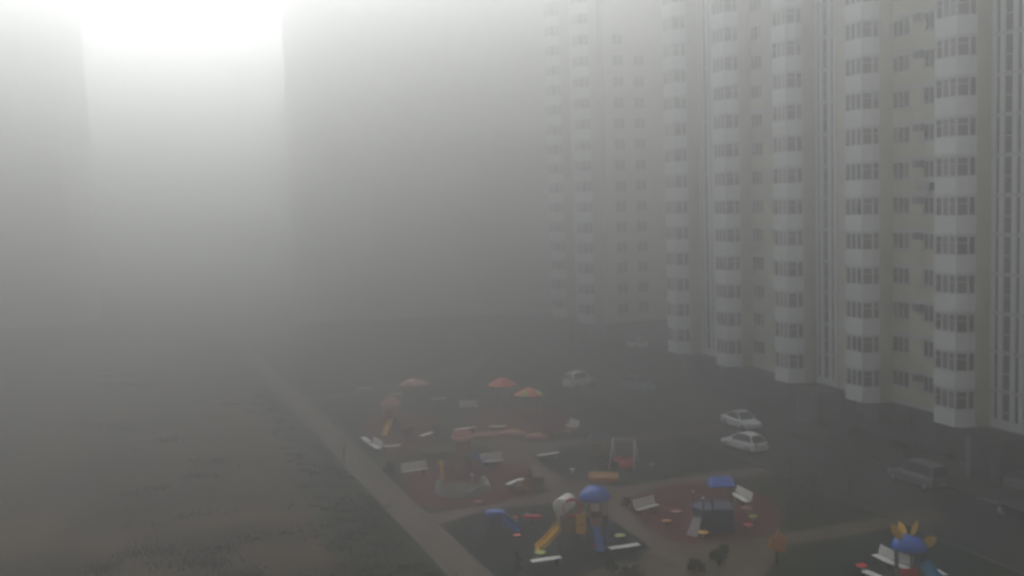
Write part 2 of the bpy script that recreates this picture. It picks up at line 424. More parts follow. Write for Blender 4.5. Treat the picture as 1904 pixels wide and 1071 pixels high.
    # window openings on the near end wall
    for (y, k) in end_windows:
        q = MB(); z = ZF+k*ST+1.28
        q.box((s0-.02, y, z), (s0-.01, y+1.5, z+1.35), GLASS); q.box((s0-.06, y+.7, z), (s0-.02, y+.78, z+1.35), FRAME)
        q.box((s0-.08, y-.1, z-.08), (s0-.01, y+1.6, z), WHITE2); q.build('end_window', t)
    return t, top

bt, TOP = apartment('apartment_block', 'long beige and white apartment block with stacked white bay balconies beside the car road',
    FO, FANG, -13.2, 46.5, 13, 15, [-10.1+.0, 0, 10.1, 20.2, 30.4, 40.6], [(-3.6,-.75), (16.6,19.5), (36.8,39.7)],
    [(5.15,'n'), (7.8,'w'), (25.35,'n'), (28.0,'w'), (44.2,'n'), (14.0,'n'), (34.3,'n')], [(45.9,46.45)])
# air conditioners and laundry brackets between windows
for k, (s, dz) in enumerate([(6.7,2.35)]*13):
    if k in (1, 3, 8, 11): continue
    q = MB(); z = ZF+k*ST+dz
    q.box((s-.55, -2.69, z-.25), (s+.35, -2.36, z+.30), AIRC)
    q.box((s-.45, -2.359, z-.18), (s+.05, -2.34, z+.22), DKMET)
    q.build('air_conditioner', bt)
q = MB(); q.box((5.0,-2.69,ZF+6*ST+.35),(6.2,-2.1,ZF+6*ST+.95),DKMET); q.box((4.9,-2.09,ZF+6*ST+.3),(6.3,-2.05,ZF+6*ST+1.0),METAL); q.build('air_conditioner_cage', bt)

# farther wing behind, its end wall turned to the camera
wing = fb(68.7, -2.2)
apartment('apartment_wing', 'farther pale apartment wing fading into fog past the end of the long block', wing, FANG,
    0, 17, 14, 16, [1.6, 11.5], [(7.2,10.1)], [(5.0,'n'), (14.4,'w')], [],
    [(-9.0,k) for k in range(0,13)]+[(-5.9,k) for k in range(0,14)])

# towers lost in the fog
def tower(label, p0, rz, wd, dp, floors):
    t = thing('apartment_tower', label, 'building', (p0.x, p0.y, 0), rz, 'towers lost in the fog'); top = floors*3.0+2
    m = MB(); hol = []
    m.T = Matrix.Rotation(math.pi, 4, 'Z') @ Matrix.Translation((-wd, 0, 0))
    wall_grid(m, 0, wd, 0, top+.6, hol, 0, WALLB); m.box((0, -dp, 0), (wd, -.36, top+.6), WALLB); m.build('wall', t)
    q = MB(); q.box((-.3, -.3, top+.6), (wd+.3, dp+.3, top+.9), ROOFM); q.build('roof', t)
    return t
tower('huge pale tower ghosting through fog right of the bright gap', at(552, 600), R(4), 62, 16, 21)
tl = at(168, 608); tower('pale tower ghosting through fog at the far left, left of the bright gap', tl+Vector((-59,-4,0)), R(5), 56, 16, 21)

# viewpoint's own block, unseen, added to shade the yard: plain wall with windows
t = thing('apartment_block', 'tall plain unseen block behind the viewpoint, added to shade the yard', 'building', (0, -.9, 0), 0)
m = MB(); hol = [(-70+i*4.4, -68.4+i*4.4, k*2.8+4.6, k*2.8+6.0) for i in range(32) for k in range(16)]
wall_grid(m, -72, 72, 0, 50.5, hol, 0, WALLB); m.box((-72,-13,0),(72,-.36,50.5),WALLB)
m.T = Matrix.Identity(4); m.build('wall', t)
g = MB()
for h in hol: g.add([(h[0],-.2,h[2]),(h[1],-.2,h[2]),(h[1],-.2,h[3]),(h[0],-.2,h[3])], [(0,1,2,3)], GLASS)
o = g.build('window_rows', t); o['kind'] = 'stuff'

# ------------------------------------------------------------ cars
def car(name, label, loc, rz, paint, L=4.2, kind='hatch'):
    t = thing(name, label, 'car', loc, rz, 'cars parked along the block')
    hw = .86; zb = .92 if kind != 'suv' else 1.05; zr = 1.48 if kind != 'suv' else 1.75
    # lower body: loft of cross sections front (+x) to rear (-x)
    x = L/2
    S = [(x, .42,.60,.62),(x-.08,.30,.70,.76),(x-.35,.24,.78,.84),(x-1.05,.22,zb-.04,hw),(x-1.45,.22,zb,hw),(0,.22,zb+.02,hw),(-x+1.1,.22,zb+.04,hw),(-x+.4,.24,zb+.03,.84),(-x+.08,.30,zb-.04,.78),(-x,.40,zb-.2,.66)]
    m = MB(); vs = []; n = 8
    for (xx, z0, z1, h) in S:
        vs += [(xx,-h*.9,z0),(xx,-h,z0+.12),(xx,-h,z1-.22),(xx,-h*.88,z1),(xx,h*.88,z1),(xx,h,z1-.22),(xx,h,z0+.12),(xx,h*.9,z0)]
    fs = []
    for i in range(len(S)-1):
        for k in range(n): fs.append((i*n+k, (i+1)*n+k, (i+1)*n+(k+1)%n, i*n+(k+1)%n))
    fs += [tuple(range(n)), tuple(range((len(S)-1)*n+n-1, (len(S)-1)*n-1, -1))]
    m.add(vs, fs, paint, False)
    # cabin
    if kind == 'sedan': bx = (x-1.15, -x+.75); tx = (x-1.85, -x+1.45)
    elif kind == 'suv': bx = (x-1.15, -x+.12); tx = (x-1.75, -x+.38)
    else: bx = (x-1.05, -x+.22); tx = (x-1.85, -x+.75)
    bw, tw = hw*.87, hw*.66; z0 = zb-.03
    cv = [(bx[0],-bw,z0),(bx[0],bw,z0),(bx[1],bw,z0),(bx[1],-bw,z0),(tx[0],-tw,zr-.03),(tx[0],tw,zr-.03),(tx[1],tw,zr-.03),(tx[1],-tw,zr-.03)]
    m.add(cv, [(0,1,5,4),(1,2,6,5),(2,3,7,6),(3,0,4,7)], paint)
    mx = (tx[0]+tx[1])/2
    m.add([(tx[0],-tw,zr-.03),(tx[0],tw,zr-.03),(mx,tw*.96,zr+.03),(mx,-tw*.96,zr+.03),(tx[1],tw,zr-.03),(tx[1],-tw,zr-.03)], [(0,1,2,3),(3,2,4,5)], paint)
    m.build('body', t, .03)
    def pane(nm, a, b_, c, d, f=.10, off=.012):
        A, B, Cc, D = map(Vector, (a, b_, c, d)); ce = (A+B+Cc+D)/4; nrm = (B-A).cross(D-A).normalized()
        if nrm.dot(ce-Vector((0,0,zb))) < 0: nrm = -nrm
        q = [p+(ce-p)*f+nrm*off for p in (A,B,Cc,D)]; qb = [p-nrm*.02 for p in q]
        g = MB(); g.add(q+qb, [(0,1,2,3),(0,4,5,1),(1,5,6,2),(2,6,7,3),(3,7,4,0)], CGLS); g.build(nm, t)
    pane('windscreen', cv[0], cv[1], cv[5], cv[4]); pane('rear_window', cv[2], cv[3], cv[7], cv[6], .14)
    for sgn in (-1, 1):
        A = (bx[0]-.12, sgn*bw, z0); B = (bx[1]+.1, sgn*bw, z0); T0 = (tx[0]-.02, sgn*tw, zr-.03); T1 = (tx[1]+.05, sgn*tw, zr-.03)
        pane('side_window', A, B, T1, T0, .12)
        q = MB(); q.cbox((bx[0]-.45, sgn*(bw+.14), zb+.06), (.14,.2,.12), paint); q.build('wing_mirror', t, .02)
        q = MB(); q.cbox((x-.16, sgn*.6, .66), (.22,.28,.13), LAMPW, rz=-sgn*.3); q.build('headlight', t, .03)
        q = MB(); q.cbox((-x+.07, sgn*.64, .80), (.14,.22,.2 if kind != 'suv' else .5), LAMPR); q.build('tail_light', t, .03)
        for xx in (x-.78, -x+.82):
            q = MB(); q.T = Matrix.Translation((xx, sgn*(hw-.10), .32)) @ Matrix.Rotation(R(90), 4, 'X')
            q.lathe([(.20,-.1),(.30,-.11),(.32,-.07),(.32,.07),(.30,.11),(.20,.1)], TYRE, 18); wo_ = q.build('wheel', t)
            q = MB(); q.T = Matrix.Translation((xx, sgn*(hw-.10), .32)) @ Matrix.Rotation(R(90), 4, 'X'); q.lathe([(.19,-.115),(.19,.115)], METAL, 10); q.build('rim', wo_)
    q = MB(); q.box((-x-.02,-.28,.52),(-x+.06,.28,.64),LAMPW); q.build('number_plate', t)
    return t
def car_at(pr, pf, *a, **k):          # rear and front ends on the ground
    A, B = at(*pr), at(*pf); c = (A+B)/2; return car(a[0], a[1], (c.x, c.y, .012), math.atan2(B.y-A.y, B.x-A.x), *a[2:], **k)
car_at((1418,846), (1352,827), 'parked_car', 'white hatchback with its tail towards the yard, lower of the two white cars', CARW)
car_at((1350,785), (1408,805), 'parked_car', 'white saloon with its bonnet towards the yard, upper of the two white cars', CARW, kind='sedan', L=4.4)
car_at((1748,915), (1668,888), 'parked_car', 'silver grey estate car parked beside the kerb near the entrance', CARS, kind='suv', L=4.6)
car_at((1945,985), (1880,955), 'parked_car', 'black car half cut off at the right edge below the entrance', CARK, kind='suv', L=4.7)
car_at((1190,648), (1165,645), 'parked_car', 'tiny pale car fading in fog beside the farther wing', CARW)
car_at((1065,722), (1092,716), 'parked_car', 'small white car blurred by fog beyond the playground', CARW, kind='suv')
car_at((1170,722), (1200,728), 'parked_car', 'blue grey car blurred by fog near the second entrance', CARB)
car_at((1925,918), (1893,908), 'parked_car', 'pale car nosing in at the right edge above the black car', CARS)

# ------------------------------------------------------------ benches
def flat_bench():
    t = thing('bench', '', 'bench', group='white slatted benches of the playground')
    m = MB()
    for j in range(4): m.box((-.875, -.235+j*.12, .42), (.875, -.13+j*.12, .465), WOODW)
    m.build('seat', t)
    for s in (-.6, .6):
        q = MB(); q.box((s-.05,-.2,0),(s+.05,-.14,.42),DKMET); q.box((s-.05,.14,0),(s+.05,.2,.42),DKMET); q.box((s-.05,-.139,.35),(s+.05,.139,.42),DKMET); q.build('leg', t)
    return t
def back_bench():
    t = flat_bench(); m = MB(); m.T = Matrix.Translation((0,.24,.5)) @ Matrix.Rotation(R(-14), 4, 'X')
    for j in range(4): m.box((-.875,-.02,.02+j*.13),(.875,.02,.13+j*.13),WOODW)
    for s in (-.6,.6): m.box((s-.03,.021,-.12),(s+.03,.05,.5),DKMET)
    m.build('backrest', t); return t
FB, BB = flat_bench(), back_bench(); used = {}
def bench(kind, p0, p1, label, flip=0, L=None):
    A, B = at(*p0, .45), at(*p1, .45); c = (A+B)/2; rz = math.atan2(B.y-A.y, B.x-A.x)
    if flip: rz += math.pi
    src = FB if kind == 'F' else BB
    if kind not in used: used[kind] = 1; src.location = (c.x, c.y, .02); src.rotation_euler = (0,0,rz); src['label'] = label; r = src
    else: r = dup(src, (c.x, c.y, .02), rz, label)
    sx = min(1.25, max(.8, (B-A).length/1.75)); r.scale = (sx, 1, 1); return r
bench('F', (987,1044), (1043,1036), 'backless white bench in front of the yellow slide, nearest of its row')
bench('F', (1133,1020), (1187,1012), 'backless white bench below the lime stepping disc right of the main play tower')
bench('F', (942,901), (971,890), 'backless white bench between the horseshoe wall and the orange shrub')
bench('F', (1000,847), (1039,841), 'backless white bench at the left corner of the dark swing area')
bench('F', (845,799), (884,794), 'backless white bench on the far red circle, left one of the two in line')
bench('F', (909,793), (942,792), 'backless white bench on the far red circle, right one of the two in line')
bench('F', (781,811), (808,803), 'short backless white bench slanting beside the pink slide tower')
bench('B', (748,877), (795,871), 'wide white bench with backrest left of the yellow duck')
bench('B', (895,859), (935,855), 'wide white bench with backrest behind the horseshoe wall')
bench('B', (1183,948), (1222,938), 'white bench with backrest at the left end of the ship playground')
bench('B', (1362,917), (1392,934), 'white bench with backrest right of the blue flat canopy')
bench('B', (1628,1032), (1655,1046), 'white bench with backrest left of the blue dome with yellow petals')
bench('B', (1662,1048), (1680,1054), 'white bench under the blue dome seen between its posts')
bench('F', (1612,1064), (1640,1075), 'white bench cut by the bottom edge below the petal dome')
bench('F', (1728,1056), (1752,1068), 'white bench at the bottom edge right of the cyan panel')
bench('B', (688,824), (706,835), 'white bench at the left corner of the red area by the long path', 0)
bench('F', (675,813), (686,822), 'pale bench just above the corner bench by the long path')
bench('B', (1054,790), (1072,795), 'pale bench right of the far red circle beside the grass')
bench('B', (856,757), (888,754), 'faint bench with backrest left of the red tent roof')
bench('F', (723,734), (747,732), 'faint backless bench under the far pink roof')
bench('F', (665,723), (690,721), 'faint backless bench in fog left of the far pink roof')
bench('F', (808,742), (824,740), 'faint short bench in fog between pink roof and red tent')
bench('F', (722,830), (738,828), 'dim low bench at the foot of the pink slide tower')

# ------------------------------------------------------------ playground equipment
def dome(m, r, h, mt, z, n=20, sx=1, c=(0,0)):
    pr = [(r, z-.05), (r*1.02, z)] + [(r*math.cos(a*math.pi/16), z+h*math.sin(a*math.pi/16)) for a in range(1, 8)] + [(.02, z+h)]
    m.lathe(pr, mt, n, (c[0], c[1], 0), sx)
def slide(m, top, bot, wd, mt, h=.22):
    top = Vector(top); bot = Vector(bot); d = bot-top; dh = Vector((d.x, d.y, 0)).normalized(); n = Vector((-dh.y, dh.x, 0))
    pts = []
    for i in range(11):
        t = i/10; z = top.z + d.z*(t**1.15 if t < .85 else (1-(1-t)*.25-.02)) ; z = top.z+d.z*(1-(1-t)**1.35)
        p = top + d*t; pts.append(Vector((p.x, p.y, z)))
    vs = []; fs = []
    for p in pts:
        vs += [p+n*wd/2+Vector((0,0,h)), p+n*(wd/2-.05), p+n*(-wd/2+.05), p-n*wd/2+Vector((0,0,h)), p-n*(wd/2+.03)+Vector((0,0,-.05)), p+n*(wd/2+.03)+Vector((0,0,-.05))]
    for i in range(10):
        for k in range(6): fs.append((i*6+k, (i+1)*6+k, (i+1)*6+(k+1)%6, i*6+(k+1)%6))
    fs += [tuple(range(6)), tuple(range(65, 59, -1))]
    m.add(vs, fs, mt)

# main tower with slide, tube and domed turret
p = at(1058, 1020); t = thing('play_tower', 'climbing tower with yellow slide, red rimmed tube and blue domed turret', 'play tower', p, R(0))
def loc(px_, py_, z=0): q = at(px_, py_, z) - p; return (q.x, q.y, z)
dk = 1.25
posts = [(-.55,0),(.95,-.15),(.85,1.35),(-.6,1.4)]
for (x, y) in posts:
    q = MB(); q.tube([(x,y,0),(x,y,2.35)], .055, METAL, 10); q.build('post', t)
q = MB(); q.box((-.65,-.05,dk-.12),(1.0,1.4,dk),WOODB); q.build('platform', t)
q = MB(); q.box((-.50,-.12,dk-.28),(.88,-.06,dk+.75),mat('brown_panel',(.17,.10,.06),.6)); q.build('front_panel', t)
q = MB(); q.box((.96,-.1,dk-.25),(1.05,.55,dk+.85),YEL); q.box((.45,-.2,dk-.3),(1.02,-.13,dk+.95),YEL); q.box((.7,-.22,dk+.15),(.9,-.205,dk+.35),ORA); q.build('side_panel', t, .02)
q = MB(); q.T = Matrix.Translation((-.05,.75,dk+1.35)) @ Matrix.Rotation(R(62), 4, 'Z') @ Matrix.Rotation(R(90), 4, 'Y')
q.lathe([(.46,-.9),(.50,-.85),(.50,.40),(.46,.40)], mat('white_plastic',(.75,.74,.72),.45), 22); tu = q.build('tube', t)
q = MB(); q.T = Matrix.Translation((.25,-.12,dk+1.3)) @ Matrix.Rotation(R(90), 4, 'X')
vs = []; fs = []; n = 24
for k in range(n):
    a = 2*math.pi*k/n
    for rr, yy in ((.44,-.06),(.58,-.06),(.58,.06),(.44,.06)): vs.append((rr*math.cos(a), rr*math.sin(a), yy))
for k in range(n):
    for j in range(4): fs.append((k*4+j, ((k+1)%n)*4+j, ((k+1)%n)*4+(j+1)%4, k*4+(j+1)%4))
q.add(vs, fs, RED, True); q.build('tube_rim', tu)
q = MB(); slide(q, (-.55,.25,dk+.05), (-1.95,-.35,.12), .72, YEL, .28); q.build('slide', t, .015)
q = MB(); q.box((-.66,.0,dk+.15),(-.58,.5,dk+.85),YEL); q.build('slide_hood', t, .03)
# turret
tx, ty = 1.75, 1.35
for a in range(6):
    q = MB(); x = tx+.72*math.cos(a*math.pi/3); y = ty+.72*math.sin(a*math.pi/3); q.tube([(x,y,0),(x,y,2.75)], .05, WOODB, 8); q.build('turret_post', t)
q = MB(); dome(q, .98, .72, BLU, 2.7, 24, c=(tx,ty)); q.build('turret_dome', t)
q = MB(); q.lathe([(.80,1.0),(.80,1.12)], WOODB, 6, (tx,ty,0)); q.build('turret_floor', t)
for a in range(1, 6):
    q = MB(); A = a*math.pi/3; B = A+math.pi/3; r_ = .74
    q.prism([(tx+r_*math.cos(A),ty+r_*math.sin(A)),(tx+r_*math.cos(B),ty+r_*math.sin(B)),(tx+(r_-.05)*math.cos(B),ty+(r_-.05)*math.sin(B)),(tx+(r_-.05)*math.cos(A),ty+(r_-.05)*math.sin(A))], 1.12, 1.6, NAVY if a % 2 else PINK); q.build('turret_panel', t)
q = MB(); slide(q, (tx,ty-.7,1.1), (tx+.1,ty-2.2,.1), .5, BLU); q.build('slide', t)
q = MB()
for i in range(5): q.tube([(tx+.5,ty-.5+.08*i,.2*i+.15),(tx+1.0,ty-.4+.08*i,.2*i+.15)], .03, BLU)
q.build('ladder', t)

# small blue play house with slide, at left
p = at(925, 985); t = thing('play_house', 'small blue play frame with flat blue roof at the left of the dark rubber area', 'play house', p)
q = MB(); q.box((-.75,-.4,1.05),(.45,.5,1.15),BLU); q.box((-.65,-.3,1.151),(.35,.4,1.24),BLU); q.build('roof', t, .02)
for x, y in ((-.6,-.3),(.3,-.3),(.3,.4),(-.6,.4)):
    q = MB(); q.tube([(x,y,0),(x,y,1.05)], .04, BLU); q.build('post', t)
q = MB(); slide(q, (.35,0,.8), (1.35,-.55,.08), .5, BLU); q.build('slide', t)
q = MB(); q.box((-.6,.38,.2),(.3,.42,.85),NAVY); q.build('back_panel', t)

# red rocker and coloured stepping discs
p = at(991, 973); t = thing('rocker_seat', 'long red rocking beam between the blue play frame and the yellow slide', 'rocker', p, R(-8))
q = MB(); q.T = Matrix.Rotation(R(90), 4, 'Y'); q.lathe([(.05,-.66),(.13,-.6),(.17,-.3),(.17,.3),(.13,.6),(.05,.66)], RED, 14, (-.42,0,0)); q.build('beam', t)
q = MB(); q.lathe([(.16,0),(.10,.08),(.10,.3)], DKMET, 12); q.build('spring', t)
for s in (-.4,.4):
    q = MB(); q.tube([(s,0,.55),(s,0,.78)], .025, METAL); q.tube([(s,-.14,.78),(s,.14,.78)], .025, METAL); q.build('handle', t)
def disc(x, y, r, h, m, label, n=14, z=.02):
    p = at(x, y); o = thing('stepping_stool', label, 'play stool', (p.x,p.y,z), R(x % 60), 'coloured stools set in the play surfaces')
    q = MB(); q.lathe([(.07,0),(.07,h-.07)], METAL, 10); q.build('stem', o)
    q = MB(); q.lathe([(r*.9,h-.07),(r,h-.05),(r,h-.015),(r*.92,h)], m, n); q.build('top', o); return o
disc(959, 971, .2, .35, RED, 'small red stool left of the long red beam')
disc(962, 1003, .26, .3, RED, 'small red stool left of the foot of the yellow slide')
disc(1108, 1023, .18, .35, RED, 'little red stool on dark rubber right of the tower posts')
disc(1153, 1004, .34, .3, GRN, 'lime disc stool right behind a backless white bench')
disc(1005, 1036, .36, .3, GRN, 'dull lime disc half behind the nearest backless bench')
disc(1258, 962, .33, .4, PINK, 'pale pinkish stool left of the navy play ship')
disc(1240, 975, .30, .25, ORA, 'dim orange stool left of the ship ramp')
disc(1308, 1001, .33, .4, YEL, 'yellowish stool in front of the navy play ship')
disc(1388, 955, .36, .4, PINK, 'pale pink stool right of the ship beside the white bench')
disc(1392, 984, .32, .3, RED, 'red stool right of the ship near the grass')
disc(1400, 968, .3, .3, GRN, 'dull greenish stool right of the ship between pink and red ones')
disc(1064, 880, .22, .35, WOODW, 'small white stool in the dark swing area left of the orange box')
disc(1212, 872, .28, .4, GRN, 'dull green stool at the right of the swing area')
disc(878, 895, .15, .55, WOODW, 'tiny white topped stool inside the horseshoe wall')
disc(1602, 1061, .34, .3, RED, 'red stool left of the petal dome at the bottom edge')
disc(1056, 806, .42, .35, PINK, 'pale pinkish stool right of the far red circle')
disc(890, 938, .3, .2, PINK, 'faint pinkish stool at the front edge of the red area')

# play ship: navy hull, blue flat canopy, gangway
p = at(1325, 985); t = thing('play_ship', 'navy play ship with blue flat canopy, capped posts and a ramp', 'play ship', p, R(-4))
hull = [(-1.25,-.15),(-.7,-.75),(1.25,-.7),(1.35,.9),(-.7,.95),(-1.25,.4)]
q = MB(); q.prism(hull, 0, 1.45, NAVY); q.build('hull', t, .03)
q = MB(); q.prism([(x*1.03,y*1.03) for x,y in hull], 1.451, 1.53, mat('dull_blue',(.05,.08,.16),.6)); q.build('deck_rim', t)
for x, y in ((-.05,-.55),(1.15,-.5),(1.2,.75),(0,.8)):
    q = MB(); q.tube([(x,y,1.5),(x,y,3.05)], .05, WOODB, 8); q.build('canopy_post', t)
q = MB(); q.add([(-.25,-.75,3.0),(1.4,-.7,3.0),(1.45,.95,3.0),(-.2,1.0,3.0),(.05,.05,3.4),(1.15,.1,3.4),(-.25,-.75,2.93),(1.4,-.7,2.93),(1.45,.95,2.93),(-.2,1.0,2.93)],
    [(0,1,5,4),(1,2,5),(2,3,4,5),(3,0,4),(0,6,7,1),(1,7,8,2),(2,8,9,3),(3,9,6,0),(9,8,7,6)], BLU); q.build('canopy', t)
for x, y, h in ((-1.15,.25,2.35),(-.62,-.5,2.15)):
    q = MB(); q.tube([(x,y,1.5),(x,y,h)], .06, DKMET, 8); q.lathe([(.02,-.1),(.1,-.04),(.1,.03),(.03,.1)], WOODW, 10, (x,y,h+.05)); q.build('capped_post', t)
q = MB(); q.add([(-1.15,-.2,1.0),(-.75,-.7,1.0),(-1.75,-1.0,0),(-1.15,-1.5,0),(-1.15,-.2,.9),(-.75,-.7,.9),(-1.75,-1.0,-.02),(-1.15,-1.5,-.02)], [(0,1,3,2),(4,6,7,5),(0,2,6,4),(1,5,7,3),(2,3,7,6)], mat('ramp_boards',(.30,.26,.27),.7)); q.build('ramp', t)
q = MB(); q.box((.3,-.80,.5),(.9,-.76,1.0),mat('dull_blue',(.05,.08,.16))); q.build('hull_panel', t)

# petal dome pavilion, bottom right
p = at(1690, 1073); t = thing('petal_pavilion', 'round pavilion with blue dome roof and four yellow petals', 'play pavilion', p)
for a in range(6):
    q = MB(); A = a*math.pi/3+.3; q.tube([(.74*math.cos(A),.74*math.sin(A),0),(.74*math.cos(A),.74*math.sin(A),1.72)], .05, DKMET, 8); q.build('post', t)
q = MB(); dome(q, .95, .62, BLU, 1.7); q.build('dome', t)
def petal(base, tip, wd, label=None, thick=.07):
    base = Vector(base); tip = Vector(tip); d = tip-base; s = d.cross(Vector((0,1,0))).normalized(); n = d.cross(s).normalized()*thick/2
    prof = [(0,.35),(.25,.8),(.5,1.0),(.75,.75),(.93,.35),(1.0,.08)]
    out = [base+d*t_+s*wd/2*w_ for t_, w_ in prof] + [base+d*t_-s*wd/2*w_ for t_, w_ in prof[::-1]]
    m = MB(); k = len(out); m.add([v+n for v in out]+[v-n for v in out], [tuple(range(k)), tuple(range(2*k-1,k-1,-1))]+[(i,(i+1)%k,k+(i+1)%k,k+i) for i in range(k)], YEL); return m.build('petal', t, .015)
petal((-.45,-.15,2.12), (-.98,-.1,2.98), .42); petal((.12,-.05,2.3), (.5,.1,3.05), .28); petal((.62,-.35,1.85), (1.25,-.5,2.32), .55); petal((.0,.5,2.2), (-.15,1.0,2.75), .35)
q = MB(); slide(q, (.55,-.5,1.0), (1.2,-1.9,.1), .7, CYN); q.build('slide', t)
q = MB(); q.box((-.7,-.78,.35),(.2,-.72,.75),RED); q.build('front_panel', t)
q = MB(); q.lathe([(.74,.25),(.74,.33)], WOODB, 12); q.build('floor', t)

# horseshoe wall round the sandpit
p = at(860, 910); b = MB(); vs = []; fs = []; n = 30
for i in range(n+1):
    a = R(150 + 250*i/n)
    for rr, z in ((1.55,0),(1.62,.45),(1.95,.5),(2.05,0)): vs.append((rr*math.cos(a), rr*math.sin(a)*1.15, z + .12*(z > 0)*math.sin(i*.7)))
for i in range(n):
    for k in range(3): fs.append((i*4+k, (i+1)*4+k, (i+1)*4+k+1, i*4+k+1))
fs += [(0,1,2,3), (n*4+3,n*4+2,n*4+1,n*4)]
b.add(vs, fs, CONC, True); o = b.build('sandpit_wall'); o.location = p; tag(o, 'low grey horseshoe wall round the sandpit on the red area', 'sandpit wall')
o = sheet('sandpit_sand', [p+Vector((1.5*math.cos(a*.2618),1.7*math.sin(a*.2618),0)) for a in range(24)], .034, SAND); 

# yellow duck figure
p = at(822, 893); t = thing('duck_figure', 'yellow duck headed play figure on a post beside the horseshoe wall', 'play figure', p)
q = MB(); q.tube([(0,0,0),(.02,0,.6),(.0,0,1.2)], .17, YEL, 12, .12); q.lathe([(.05,-.2),(.17,-.12),(.2,0),(.16,.13),(.04,.19)], YEL, 14, (.02,0,1.35)); q.build('body', t)
q = MB(); q.add([(-.12,-.09,1.38),(-.12,.09,1.38),(-.42,.06,1.30),(-.42,-.06,1.30),(-.12,-.09,1.28),(-.12,.09,1.28)], [(0,1,2,3),(4,3,2,5),(0,3,4),(1,5,2),(0,4,5,1)], ORA); q.build('beak', t)

# pink / red play tower behind the horseshoe
def small_tower(label, px_, py_, sc_=1.0, roofm=REDR, slide_dir=None, sm=YEL, body=PINK, h=1.2, conical=False, rz=0.0, name='play_tower', roofr=1.1):
    p = at(px_, py_); t = thing(name, label, 'play tower', p, rz); t.scale = (sc_,)*3
    for x, y in ((-.6,-.6),(.6,-.6),(.6,.6),(-.6,.6)):
        q = MB(); q.tube([(x,y,0),(x,y,h+1.25)], .06, body, 8); q.build('post', t)
    q = MB(); q.box((-.7,-.7,h-.1),(.7,.7,h),WOODB); q.build('platform', t)
    for y in (-.66,.66):
        q = MB(); q.box((-.54,y-.03,h+.05),(.54,y+.03,h+.65),body); q.build('panel', t)
    q = MB(); z = h+1.25
    if conical: q.lathe([(roofr,z-.06),(roofr,z),(roofr*.55,z+.32),(.04,z+.62)], roofm, 10)
    else: q.add([(-roofr*.8,-roofr*.8,z),(roofr*.8,-roofr*.8,z),(roofr*.8,roofr*.8,z),(-roofr*.8,roofr*.8,z),(-.3,0,z+.6),(.3,0,z+.6)], [(0,1,5,4),(1,2,5),(2,3,4,5),(3,0,4),(3,2,1,0)], roofm)
    q.build('roof', t)
    if slide_dir:
        q = MB(); slide(q, (slide_dir[0]*.6, slide_dir[1]*.6, h), (slide_dir[0]*2.3, slide_dir[1]*2.3, .1), .6, sm); q.build('slide', t)
    return t
small_tower('faded pink play tower with brown roof behind the horseshoe wall', 862, 868, 1.0, PINK, (.9,-.1), BLU, PINK)
small_tower('pink play tower with pale yellow slide on the far left red area', 728, 800, 1.05, PINK, (-.15,-1), YEL, PINK)
# red tents and roofs
def tent(label, px_, py_, r, m1, m2, h=2.2):
    p = at(px_, py_); t = thing('shade_pavilion', label, 'pavilion', p, R(px_ % 45), 'tent roofed pavilions beyond the red circle')
    for a in range(4):
        A = a*math.pi/2+.4; q = MB(); q.tube([(r*.8*math.cos(A),r*.8*math.sin(A),0),(r*.8*math.cos(A),r*.8*math.sin(A),h)], .05, WOODB, 8); q.build('post', t)
    q = MB(); n = 8
    vs = [(r*math.cos(2*math.pi*k/n), r*math.sin(2*math.pi*k/n), h-.1) for k in range(n)]+[(r*.45*math.cos(2*math.pi*k/n), r*.45*math.sin(2*math.pi*k/n), h+.35) for k in range(n)]+[(0,0,h+.6)]
    q.add(vs, [(k,(k+1)%n,n+(k+1)%n,n+k) for k in range(n) if k % 2], m1); q.add(vs, [(k,(k+1)%n,n+(k+1)%n,n+k) for k in range(n) if not k % 2]+[], m2)
    q.add(vs, [(n+k,n+(k+1)%n,2*n) for k in range(n)], m1); q.build('canopy', t); return t
tent('bright red tent roof glowing through the fog beyond the red circle', 936, 752, 1.55, REDR, REDR)
tent('red and lime tent roof right of the all red one', 985, 768, 1.5, REDR, GRN, 2.0)
tent('faded pink roof over the farthest benches', 770, 745, 1.7, PINK, PINK, 1.9)

# orange box sandpit
p = at(1122, 892); t = thing('sandbox', 'low orange and yellow box in the dark swing area behind the blue turret', 'sandbox', p, R(-6))
for (a, c, mm) in (((-1.1,-.75,0),(1.1,-.67,.36),ORA), ((-1.1,.67,0),(1.1,.75,.36),YEL), ((-1.1,-.669,0),(-1.02,.669,.36),RED), ((1.02,-.669,0),(1.1,.669,.36),GRN)):
    q = MB(); q.box(a, c, mm); q.build('board', t)
q = MB(); q.box((-1.01,-.66,.0),(1.01,.66,.24),mat('orange_sand',(.40,.20,.07),.9)); q.build('sand', t)
# kerb planters along the red circle
for x, y, lb in ((905,812,'left'),(953,808,'middle'),(1000,815,'right')):
    p = at(x, y); t = thing('play_mound', '%s one of the three low pinkish mounds below the far red circle' % lb, 'play mound', p, R(-4), 'pinkish mounds below the red circle')
    q = MB(); q.lathe([(1.3,0),(1.15,.25),(.8,.4),(.1,.45)], PINK, 16, sx=1.0, sy=.6); q.build('mound', t)
    q = MB(); q.lathe([(.45,.40),(.3,.48),(.05,.5)], YEL if lb != 'left' else PINK, 12, sy=.6); q.build('cap', t)

